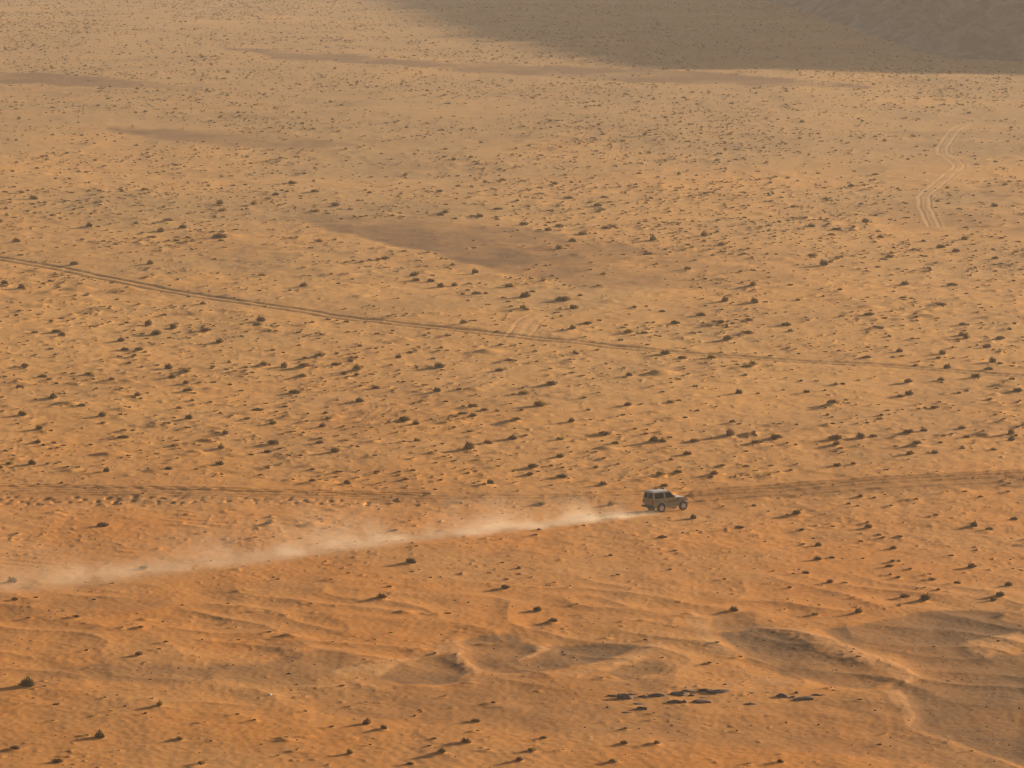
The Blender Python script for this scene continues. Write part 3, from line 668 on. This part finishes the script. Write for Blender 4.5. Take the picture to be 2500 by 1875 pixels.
# the rest as one mass of ground cover
def scatter(name, idx, protos, mats_key, lift=-0.02, hvar=(0.6, 1.1)):
    vs, fs, ms = [], [], []; base = 0
    r = np.random.default_rng(77)
    keys = list('dobrp')
    pk = r.integers(0, len(protos), len(idx))
    for p in range(len(protos)):
        ii = idx[pk == p]
        if not len(ii): continue
        pv, pf = protos[p]
        a = r.uniform(0, 6.283, len(ii)); ca, sa = np.cos(a), np.sin(a)
        sc = SW[ii]*0.9; hz_ = sc*r.uniform(*hvar, len(ii))
        X = (pv[None, :, 0]*ca[:, None]-pv[None, :, 1]*sa[:, None])*sc[:, None]+SX[ii][:, None]
        Y_ = (pv[None, :, 0]*sa[:, None]+pv[None, :, 1]*ca[:, None])*sc[:, None]+SYY[ii][:, None]
        Z_ = pv[None, :, 2]*hz_[:, None]+SZ[ii][:, None]+lift
        vs.append(np.stack([X, Y_, Z_], -1).reshape(-1, 3))
        fs.append((pf[None]+(np.arange(len(ii))*len(pv))[:, None, None]).reshape(-1, pf.shape[1])+base)
        ms.append(np.repeat([keys.index(SCOL[q]) for q in ii], len(pf)))
        base += len(ii)*len(pv)
    return np_mesh(name, np.concatenate(vs), np.concatenate(fs), [LEAF[q] for q in keys], mat_idx=np.concatenate(ms))
rest = order[300:]
nearr = rest[SYY[rest] < 900]; farr = rest[SYY[rest] >= 900]
P_near = [tuft(56, 500+k, wid=0.075, flat=fl) for k, fl in enumerate((.7, .5, .6, .4))]
P_far = [tuft(24, 600+k, wid=0.14, flat=fl) for k, fl in enumerate((.8, .65, .5))]
mA = scatter('scrub', nearr, P_near, None); mB = scatter('scrub', farr, P_far, None)
bm = bmesh.new(); bm.from_mesh(mA); bm.from_mesh(mB); bm.to_mesh(mA); bm.free(); bpy.data.meshes.remove(mB)
tag(add_obj('scrub', mA), 'countless small dry tufts covering the sand plain towards the hill', kind='stuff')

# ------------------------------------------------------------------ rocks
def rock_mesh(seed, lx, ly, lz, mat, name='rock'):
    r = np.random.default_rng(seed)
    bm = bmesh.new(); bmesh.ops.create_icosphere(bm, subdivisions=3, radius=1.0)
    for _ in range(9):                                  # chip flat faces
        n = Vector(r.normal(size=3)); n.z *= 1.3; n.normalize(); dd = r.uniform(0.5, 0.85)
        for v in bm.verts:
            t = v.co.dot(n)-dd
            if t > 0: v.co -= n*t
    off = r.uniform(0, 50, 3)
    for v in bm.verts:
        p = v.co
        q = 0.10*float(noise(np.array([p.x*2.2+off[0]]), np.array([p.y*2.2+p.z*1.7+off[1]]), 5)[0])+0.06*math.sin(9*p.z+3*p.x+off[2])
        v.co = Vector((p.x*(1+q)*lx/2, p.y*(1+q)*ly/2, max(p.z, -0.35)*(1+q)*lz))
    me = bpy.data.meshes.new(name); bm.to_mesh(me); bm.free(); me.materials.append(mat)
    return me
ROCK = simple_mat('dark_rock', (0.085, 0.046, 0.027), 0.9, var=0.45, scale=7.0)
WHITE = simple_mat('white_stone', (0.72, 0.62, 0.50), 0.8)
OUT1 = [(150,112,110,36,'humped dark slab at the far left tip of the main outcrop'),(250,134,160,58,'largest wedge shaped slab on the left of the main outcrop'),(315,100,80,20,'thin slab behind the largest wedge slab'),(410,128,95,32,'dark block right of the largest wedge slab'),(530,128,130,36,'broad low block left of the middle of the outcrop'),(710,118,160,42,'long thick slab in the middle of the main outcrop'),(820,82,105,22,'thin slab on the back edge of the main outcrop'),(840,116,60,20,'small block against the right end of the long middle slab'),(965,84,125,32,'tilted slab at the back right of the main outcrop'),(1090,98,175,30,'long flat slab at the right tip of the main outcrop'),(700,182,130,34,'low slab at the front edge of the main outcrop'),(772,178,45,46,'upright knob standing on the front edge of the outcrop'),(930,174,140,36,'long dark slab at the front right of the outcrop'),(935,134,75,16,'flat sandy slab in the right half of the outcrop'),(350,188,95,24,'flat slab lying apart in front of the wedge slab'),(395,234,125,36,'dark boulder farthest in front of the main outcrop'),(260,260,75,14,'thin sliver of rock left of the front boulder'),(1212,112,32,12,'pebble sized rock just right of the long flat slab tip'),(1250,134,32,12,'small stone right of the main outcrop on bright sand'),(1182,158,32,10,'small stone on sand in front of the right tip'),(1380,172,95,22,'lone flat dark rock between the two outcrops'),(1140,204,38,10,'small flat stone in front of the outcrop right end')]
OUT2 = [(1670,112,115,44,'pointed slab on the left of the right hand outcrop'),(1840,132,165,44,'largest slab of the right hand outcrop'),(1785,84,36,30,'small knob on top of the right hand outcrop'),(1752,112,62,22,'block between two slabs of the right hand outcrop'),(1965,96,66,20,'low rock just right of the right hand outcrop'),(2025,96,50,16,'flat rock second to the right of the right hand outcrop'),(2120,54,32,14,'small dark stone farthest right of both outcrops'),(1972,136,32,10,'small stone in front right of the right hand outcrop'),(1385,90,55,13,'thin stone behind the gap between the two outcrops'),(1525,82,32,10,'tiny stone left of the right hand outcrop')]
for q, (a, b_, wd, hh, lab) in enumerate(OUT1+OUT2):
    px_, py_ = 1460+a/3.687, 1680+b_/3.687
    x, y = ground_pt(px_, py_); sc = y/FPX
    lx = wd/3.687*sc*1.35; lz = hh/3.687*sc*0.85; ly = max(lx*0.75, lz*2.2)
    me = rock_mesh(900+q, lx, ly, lz, ROCK)
    o_ = add_obj('rock', me, None, (x, y+ly*0.3, float(height(x, y+ly*0.3)[0])-0.03), (0, 0, random.uniform(-.4, .4)))
    tag(o_, lab, 'rock', 'dark rocks of the two low outcrops')
x, y = ground_pt(660, 1711)
tag(add_obj('stone', rock_mesh(990, 0.34, 0.3, 0.12, WHITE, 'stone'), None, (x, y, float(height(x, y)[0])-0.01)), 'small white stone lying alone on brown gravel at lower left', 'stone')
# pebbles over the foreground
NP = 5200
py_ = np.sqrt(rng.uniform(330**2, 560**2, NP)); pxx = rng.uniform(-0.112, 0.112, NP)*py_
gp = sample(grav, pxx, py_)
kk = rng.uniform(0, 1, NP) < 0.25+0.7*gp+0.5*np.clip(noise(pxx/6, py_/9, 131), 0, 1)
pxx, py_ = pxx[kk], py_[kk]; pz = height(pxx, py_)
oc = np.array([(1,0,-.2),(0,1,-.2),(-1,0,-.2),(0,-1,-.2),(.6,.6,.3),(-.5,.6,.4),(-.6,-.5,.35),(.5,-.6,.3),(0,0,.62)], float)
of = np.array([(0,1,4),(1,2,5),(2,3,6),(3,0,7),(1,5,4),(2,6,5),(3,7,6),(0,4,7),(4,5,8),(5,6,8),(6,7,8),(7,4,8)])
psz = np.clip(np.exp(rng.normal(-3.0, 0.5, len(pxx))), 0.02, 0.17)
an = rng.uniform(0, 6.28, len(pxx)); el = rng.uniform(0.6, 1.5, len(pxx))
X = (oc[None, :, 0]*np.cos(an)[:, None]*el[:, None]-oc[None, :, 1]*np.sin(an)[:, None])*psz[:, None]+pxx[:, None]
Y2 = (oc[None, :, 0]*np.sin(an)[:, None]*el[:, None]+oc[None, :, 1]*np.cos(an)[:, None])*psz[:, None]+py_[:, None]
Z2 = oc[None, :, 2]*psz[:, None]+pz[:, None]
me = np_mesh('pebbles', np.stack([X, Y2, Z2], -1).reshape(-1, 3), (of[None]+(np.arange(len(pxx))*9)[:, None, None]).reshape(-1, 3), ROCK)
tag(add_obj('pebbles', me), 'scattered small stones over the foreground sand', kind='stuff')

# ------------------------------------------------------------------ off-road vehicle (x forward, y left, origin on the ground under the rear axle)
PAINT = simple_mat('beige_paint', (0.205, 0.188, 0.112), 0.3, 0.3, 0.06, 2.0, coat=0.5)
SUNLIT = simple_mat('sunlit_paint', (0.52, 0.48, 0.39), 0.3, 0.25, 0.05, 2.0, coat=0.5)  # body paint lightened to carry the sunlight on roof, hood and mirrors
GLASS = simple_mat('tinted_glass', (0.006, 0.005, 0.004), 0.2, 0.0, 0.1, spec=0.05)
BLACK = simple_mat('black_plastic', (0.022, 0.020, 0.018), 0.6)
RUBBER = simple_mat('tyre_rubber', (0.030, 0.026, 0.022), 0.85)
ALLOY = simple_mat('light_alloy', (0.62, 0.59, 0.55), 0.35, 0.55, 0.05)
CHROME = simple_mat('polished_trim', (0.75, 0.72, 0.66), 0.2, 0.8, 0.05)
STRIPE = simple_mat('maroon_decal', (0.060, 0.026, 0.020), 0.5)
REDL = simple_mat('red_lens', (0.22, 0.015, 0.012), 0.2)
LENS = simple_mat('clear_lens', (0.75, 0.72, 0.66), 0.1)
AMBER = simple_mat('amber_lens', (0.7, 0.28, 0.04), 0.2)
PLATEW = simple_mat('plate_white', (0.78, 0.76, 0.72), 0.4)

jeep = bpy.data.objects.new('off_road_vehicle', None); COL.objects.link(jeep)
ch = Vector((math.cos(JEEP_YAW), math.sin(JEEP_YAW)))
rx0, ry0 = JEEP_XY[0]-ch.x*1.155, JEEP_XY[1]-ch.y*1.155
jeep.location = (rx0, ry0, jz-0.045)
jeep.rotation_euler = (0, R(-1.2), JEEP_YAW); jeep.scale = (1.045,)*3
tag(jeep, 'beige two-door off-road vehicle with dark tinted windows speeding ahead of its dust trail', 'car')

def bm_obj(name, bm, mat, parent, smooth=False, bevel=0.0):
    if bevel:
        bmesh.ops.bevel(bm, geom=[e for e in bm.edges if e.calc_face_angle(0) > 0.5], offset=bevel, segments=2, affect='EDGES', clamp_overlap=True)
    bmesh.ops.recalc_face_normals(bm, faces=bm.faces)
    me = bpy.data.meshes.new(name); bm.to_mesh(me); bm.free(); me.materials.append(mat)
    if smooth:
        for p in me.polygons: p.use_smooth = True
    return add_obj(name, me, parent)
def loft(bm, rings, closed_ends=True):
    R_ = [[bm.verts.new(p) for p in r] for r in rings]
    n = len(R_[0])
    for a, b in zip(R_[:-1], R_[1:]):
        for i in range(n): bm.faces.new((a[i], a[(i+1) % n], b[(i+1) % n], b[i]))
    if closed_ends: bm.faces.new(R_[0][::-1]); bm.faces.new(R_[-1])
def box(bm, x0, x1, y0, y1, z0, z1):
    loft(bm, [[(x0, y0, z0), (x1, y0, z0), (x1, y1, z0), (x0, y1, z0)], [(x0, y0, z1), (x1, y0, z1), (x1, y1, z1), (x0, y1, z1)]])
def slab(bm, pts, n, th):
    n = Vector(n)*th
    loft(bm, [pts, [tuple(Vector(p)+n) for p in pts]])
def arch(cx, r, a0, a1, k=9): return [(cx+r*math.cos(R(a0+(a1-a0)*i/k)), 0.40+r*math.sin(R(a0+(a1-a0)*i/k))) for i in range(k+1)]
prof = [(-.82, .52), (-.84, .80), (-.82, 1.19), (1.50, 1.19), (1.56, 1.195), (2.52, 1.13), (2.68, 1.07), (2.74, .95), (2.76, .60)] + arch(2.31, .47, 12, 172) + [(1.80, .44), (.52, .44)] + arch(0, .47, 8, 168) + [(-.62, .50)]
bm = bmesh.new()
loft(bm, [[(x, y, z) for x, z in prof] for y in (-.79, -.74, .74, .79)])
for v in bm.verts:                                   # slight tumble-home on the lower sides
    if v.co.z > 1.0 and abs(v.co.y) > .78: v.co.y *= .985
body = bm_obj('body', bm, PAINT, jeep, False, 0.0)
# greenhouse
def gw(z): return 0.775+(0.665-0.775)*(z-1.185)/(1.77-1.185)
bm = bmesh.new()
loft(bm, [[(-.82, -.775, 1.185), (1.50, -.775, 1.185), (1.50, .775, 1.185), (-.82, .775, 1.185)], [(-.74, -.665, 1.77), (.93, -.665, 1.77), (.93, .665, 1.77), (-.74, .665, 1.77)]])
cabin = bm_obj('cabin', bm, PAINT, jeep, False, 0.03)
bm = bmesh.new()
loft(bm, [[(-.79, -.70, 1.765), (.97, -.70, 1.765), (.97, .70, 1.765), (-.79, .70, 1.765)], [(-.80, -.70, 1.80), (.98, -.70, 1.80), (.98, .70, 1.80), (-.80, .70, 1.80)], [(-.70, -.58, 1.865), (.86, -.58, 1.85), (.86, .58, 1.85), (-.70, .58, 1.865)], [(-.5, -.3, 1.885), (.6, -.3, 1.875), (.6, .3, 1.875), (-.5, .3, 1.885)]])
bm_obj('roof', bm, SUNLIT, jeep, False, 0.012)
bm = bmesh.new()
loft(bm, [[(1.52, -.66, 1.19), (2.54, -.60, 1.12), (2.54, .60, 1.12), (1.52, .66, 1.19)], [(1.54, -.62, 1.235), (2.52, -.56, 1.165), (2.52, .56, 1.165), (1.54, .62, 1.235)]])
bm_obj('hood', bm, SUNLIT, jeep, False, 0.02)
def side_glass(xz, s, name='window', par=None, mat=GLASS, out=0.004, th=0.006):
    bm = bmesh.new()
    slab(bm, [(x, s*(gw(z)+out), z) for x, z in xz], (0, s, 0.19), th)
    return bm_obj(name, bm, mat, par or jeep)
def side_panel(xz, s, name, mat, y0=0.792, th=0.012, par=None, bev=0.0):
    bm = bmesh.new(); slab(bm, [(x, s*y0, z) for x, z in xz], (0, s, 0), th)
    return bm_obj(name, bm, mat, par or jeep, False, bev)
for s in (-1, 1):
    side_glass([(-.66, 1.235), (.30, 1.235), (.30, 1.70), (-.60, 1.70)], s)
    d = side_panel([(.42, .52), (1.52, .52), (1.56, .80), (1.52, 1.17), (.42, 1.17)], s, 'door', PAINT, 0.790, 0.012)
    side_glass([(.46, 1.225), (1.36, 1.225), (1.30, 1.36), (.95, 1.70), (.46, 1.70)], s, 'window', d)
    side_panel([(.47, 1.04), (.63, 1.04), (.63, 1.09), (.47, 1.09)], s, 'handle', CHROME, 0.803, 0.03, d)
    # swooping dark decal along the flank, with a kick up behind the front arch
    side_panel([(.30, .92), (.62, .86), (1.10, .88), (1.55, .84), (1.80, .92), (1.90, 1.06), (1.98, 1.14), (1.72, 1.06), (1.52, .97), (1.10, .985), (.70, .955)], s, 'stripe_decal', STRIPE, 0.8035, 0.004)
    side_panel([(.46, .80), (.95, .78), (1.50, .76), (1.50, .785), (.95, .81)], s, 'stripe_decal', STRIPE, 0.8035, 0.004)
    bm = bmesh.new()                                  # small illegible lettering block behind the rear window
    for k, (a, b_) in enumerate([(-.60, .05), (-.53, .04), (-.47, .055), (-.40, .04), (-.34, .05)]):
        slab(bm, [(a, s*.7925, .995+.01*(k % 2)), (a+b_, s*.7925, .995), (a+b_, s*.7925, 1.075), (a, s*.7925, 1.06+.01*(k % 2))], (0, s, 0), .004)
    bm_obj('side_lettering', bm, STRIPE, jeep)
    bm = bmesh.new(); box(bm, .50, 1.82, s*.80-.07, s*.80+.07, .385, .43); bm_obj('running_board', bm, CHROME, jeep, False, .01)
    # mirror
    bm = bmesh.new(); box(bm, 1.24, 1.33, s*.93-.09, s*.93+.09, 1.24, 1.43); mr = bm_obj('side_mirror', bm, SUNLIT, jeep, False, .02)
    bm = bmesh.new(); box(bm, 1.27, 1.31, s*.80-.06, s*.80+.06, 1.24, 1.28); bm_obj('bracket', bm, BLACK, mr)
    # headlight
    bm = bmesh.new(); bmesh.ops.create_cone(bm, cap_ends=True, segments=20, radius1=.10, radius2=.085, depth=.06, matrix=Matrix.Translation((2.755, s*.55, .93)) @ Matrix.Rotation(math.pi/2, 4, 'Y'))
    bm_obj('headlight', bm, LENS, jeep)
    bm = bmesh.new(); box(bm, 2.66, 2.76, s*.74-.055, s*.74+.055, .86, 1.0); bm_obj('turn_signal', bm, AMBER if s < 0 else AMBER, jeep, False, .015)
    # tail light cluster
    bm = bmesh.new(); box(bm, -.862, -.80, s*.735-.05, s*.735+.05, .80, 1.10); bm_obj('tail_light', bm, REDL, jeep, False, .01)
    # flares
    for cx, nm in ((0, 'fender_flare'), (2.31, 'fender_flare')):
        bm = bmesh.new()
        ins_ = [(cx+.465*math.cos(R(a)), .40+.465*math.sin(R(a))) for a in range(0, 181, 15)]
        ou_ = [(cx+.545*math.cos(R(a)), .40+.535*math.sin(R(a))) for a in range(0, 181, 15)]
        rings = []
        for (xi, zi), (xo, zo) in zip(ins_, ou_):
            rings.append([(xi, s*.76, zi), (xo, s*.76, zo), (xo, s*.81, zo-.01), (xi, s*.83, zi)])
        loft(bm, rings); bm_obj(nm, bm, BLACK if 0 else PAINT, jeep)
# front and rear glass and doors
bm = bmesh.new(); e = 0.006
slab(bm, [(1.44+e, -.66, 1.24), (1.44+e, .66, 1.24), (1.0+e, .58, 1.71), (1.0+e, -.58, 1.71)], (.72, 0, .69), .006); bm_obj('windscreen', bm, GLASS, jeep)
def rx_(z): return -.82+.08*(z-1.185)/(1.77-1.185)
for (y0, y1) in ((-.74, .08), (.10, .74)):            # two rear doors, the right one wider
    bm = bmesh.new(); slab(bm, [(-.836, y0+.11*(y0 < -.7), .58), (-.836, y1-.11*(y1 > .7), .58), (-.836, y1-.11*(y1 > .7), 1.17), (-.836, y0+.11*(y0 < -.7), 1.17)], (-1, 0, 0), .016); dr = bm_obj('rear_door', bm, PAINT, jeep)
    a0, a1 = (y0+.10, y1-.05) if y0 < 0 else (y0+.05, y1-.10)
    bm = bmesh.new(); slab(bm, [(rx_(1.24)-.003, a0, 1.24), (rx_(1.24)-.003, a1, 1.24), (rx_(1.70)-.003, a1-.03*(y1 > .7), 1.70), (rx_(1.70)-.003, a0+.03*(y0 < -.7), 1.70)], (-1, 0, .14), .006); bm_obj('window', bm, GLASS, dr)
    if y0 < 0:
        bm = bmesh.new(); box(bm, -.875, -.852, -.02, .06, 1.0, 1.05); bm_obj('handle', bm, BLACK, dr)
bm = bmesh.new(); box(bm, -.90, -.86, .40, .70, .62, .80); bm_obj('licence_plate', bm, PLATEW, jeep, False, .005)
bm = bmesh.new(); box(bm, -1.00, -.80, -.82, .82, .46, .60); bm_obj('rear_bumper', bm, BLACK, jeep, False, .03)
bm = bmesh.new()
loft(bm, [[(2.74, y, .50), (2.90-.10*abs(y)**3, y, .50), (2.92-.10*abs(y)**3, y, .66), (2.74, y, .68)] for y in (-.86, -.6, -.3, 0, .3, .6, .86)])
bm_obj('front_bumper', bm, CHROME, jeep, False, .015)
bm = bmesh.new(); box(bm, 2.735, 2.765, -.42, .42, .80, 1.02); bm_obj('grille', bm, BLACK, jeep, False, .008)
bm = bmesh.new(); box(bm, -.70, 2.6, -.36, .36, .36, .50); box(bm, -.06, .06, -.68, .68, .34, .46); box(bm, 2.25, 2.37, -.68, .68, .34, .46); box(bm, .9, 1.4, -.62, -.40, .30, .46)
bm_obj('chassis', bm, BLACK, jeep)
# wheels
def lathe(bm, prof_, seg=40):
    rings = []
    for k in range(seg):
        a = 2*math.pi*k/seg
        rings.append([bm.verts.new((r*math.cos(a), y, r*math.sin(a))) for r, y in prof_])
    for k in range(seg):
        p, q = rings[k], rings[(k+1) % seg]
        for i in range(len(prof_)-1): bm.faces.new((p[i], q[i], q[i+1], p[i+1]))
bm = bmesh.new(); lathe(bm, [(.235, -.11), (.30, -.125), (.37, -.115), (.392, -.08), (.392, .08), (.37, .115), (.30, .125), (.235, .11), (.235, -.11)])
bmesh.ops.recalc_face_normals(bm, faces=bm.faces); TY = bpy.data.meshes.new('tyre'); bm.to_mesh(TY); bm.free(); TY.materials.append(RUBBER)
bm = bmesh.new(); lathe(bm, [(.245, -.115), (.245, .10), (.225, .10), (.22, -.095), (.245, -.115)])
for k in range(5):
    a = 2*math.pi*k/5+.3
    t = Vector((math.cos(a), 0, math.sin(a))); n = Vector((-math.sin(a), 0, math.cos(a)))
    pts = [t*.03-n*.045, t*.03+n*.045, t*.235+n*.062, t*.235-n*.062]
    slab(bm, [(p.x, -.105, p.z) for p in pts], (0, 1, 0), .03)
bmesh.ops.create_cone(bm, cap_ends=True, segments=16, radius1=.062, radius2=.062, depth=.05, matrix=Matrix.Translation((0, -.10, 0)) @ Matrix.Rotation(math.pi/2, 4, 'X'))
bmesh.ops.recalc_face_normals(bm, faces=bm.faces); RI = bpy.data.meshes.new('rim'); bm.to_mesh(RI); bm.free(); RI.materials.append(ALLOY)
bm = bmesh.new(); bmesh.ops.create_cone(bm, cap_ends=True, segments=28, radius1=.222, radius2=.222, depth=.03, matrix=Matrix.Translation((0, -.02, 0)) @ Matrix.Rotation(math.pi/2, 4, 'X'))
DI = bpy.data.meshes.new('brake_disc'); bm.to_mesh(DI); bm.free(); DI.materials.append(BLACK)
for cx in (0, 2.31):
    for s in (-1, 1):
        wroot = bpy.data.objects.new('wheel', None); COL.objects.link(wroot); wroot.parent = jeep
        wroot.location = (cx, s*.735, .392); wroot.rotation_euler = (0, 0, (0 if s < 0 else math.pi)+(R(-7) if cx else 0)); wroot.empty_display_size = .2
        add_obj('tyre', TY, wroot); add_obj('rim', RI, wroot, rot=(0, .4*cx, 0)); add_obj('brake_disc', DI, wroot)

# ------------------------------------------------------------------ dust trail: a real cloud of dust hanging over the wheel marks
D0 = ground_pt(1606, 1250); D1 = ground_pt(-260, 1478)
dv = Vector((D1[0]-D0[0], D1[1]-D0[1])); DL = dv.length          # the cloud runs on to 1.3 DL, outside the frame
dust_rot = math.atan2(dv.y, dv.x)
m, nt, o = new_mat('dust')
tc = nt.nodes.new('ShaderNodeTexCoord'); sx = nt.nodes.new('ShaderNodeSeparateXYZ'); nt.links.new(tc.outputs['Object'], sx.inputs[0])
X_, Y_, Z_ = (E(nt, sx.outputs[k]) for k in range(3))
S = X_/DL
# local y points to the camera side (the trail runs to the left and near), so the far side is -y
def vec(x, y, z):
    n = nt.nodes.new('ShaderNodeCombineXYZ')
    for i, v in enumerate((x, y, z)): nt.links.new(v.s, n.inputs[i])
    return n.outputs[0]
nA = tex_noise(nt, vec(X_*0.36, Y_*0.28, Z_*0.34), 1.0, 5, 0.66, 0.9)
nB = tex_noise(nt, vec(X_*0.085, Y_*0.1, Z_*0.06), 1.0, 2, 0.5)
Hc = S*0.9+0.28                                        # core height
core = (((Z_-0.1)/Hc).pow(2.0)*-1.0).exp()*((((Y_+S*1.2))/(S*2.8+0.65)).pow(2.0)*-1.0).exp()
Hw = S*2.8+0.75
wz = (Z_.maxi(0.0)/Hw)
wisp = (wz*-1.35).exp()*((((Y_+S*4.0+0.5))/(S*4.5+0.9)).pow(2.0)*-1.0).exp()
nw = (nA*0.9+nB*0.5-0.15).step(0.50, 0.78)
fade_c = S.step(-0.02, 0.05)*(S*-3.0).exp()
fade_w = S.step(0.01, 0.12)*((S*-4.5).exp()*1.9+0.10)
dens_ = core*fade_c*(nA.step(0.30, 0.70)*0.85+0.16)*0.85+wisp*fade_w*nw*0.62
dens_ = dens_*(S*-1+1.3).step(0.0, 0.2)
pv = nt.nodes.new('ShaderNodeVolumePrincipled')
pv.inputs['Color'].default_value = (0.95, 0.79, 0.60, 1); pv.inputs['Anisotropy'].default_value = 0.25
nt.links.new(dens_.s, pv.inputs['Density']); nt.links.new(pv.outputs[0], o.inputs['Volume'])
DUST = m
try: m.cycles.volume_step_rate = 0.08
except Exception: pass
bm = bmesh.new(); rings = []
for k in range(25):
    s = 1.3*k/24; x = s*DL
    y_near = 1.2+s*3.4; y_far = -(2.6+s*17.0); top = 1.6+s*7.0
    top = min(top, 2.0+s*6)
    rings.append([(x, y_near, -.5), (x, y_far, -.5), (x, y_far*.85, top*.7), (x, y_far*.45, top), (x, y_near*.3, top), (x, y_near, top*.5)])
loft(bm, rings)
dust = bm_obj('dust_trail', bm, DUST, None)
dust.location = (D0[0], D0[1], jz); dust.rotation_euler = (0, 0, dust_rot)
tag(dust, 'pale cloud of dust trailing behind the vehicle to the left', kind='stuff')

# ------------------------------------------------------------------ haze
bm = bmesh.new(); box(bm, -9500, 9500, -3300, 9300, -8, 420)
m, nt, o = new_mat('haze_air')
pv = nt.nodes.new('ShaderNodeVolumePrincipled'); pv.inputs['Color'].default_value = (0.94, 0.86, 0.77, 1)
pv.inputs['Density'].default_value = 0.00010; pv.inputs['Anisotropy'].default_value = 0.3
nt.links.new(pv.outputs[0], o.inputs['Volume'])
hz_o = bm_obj('haze', bm, m, None)
tag(hz_o, kind='stuff')
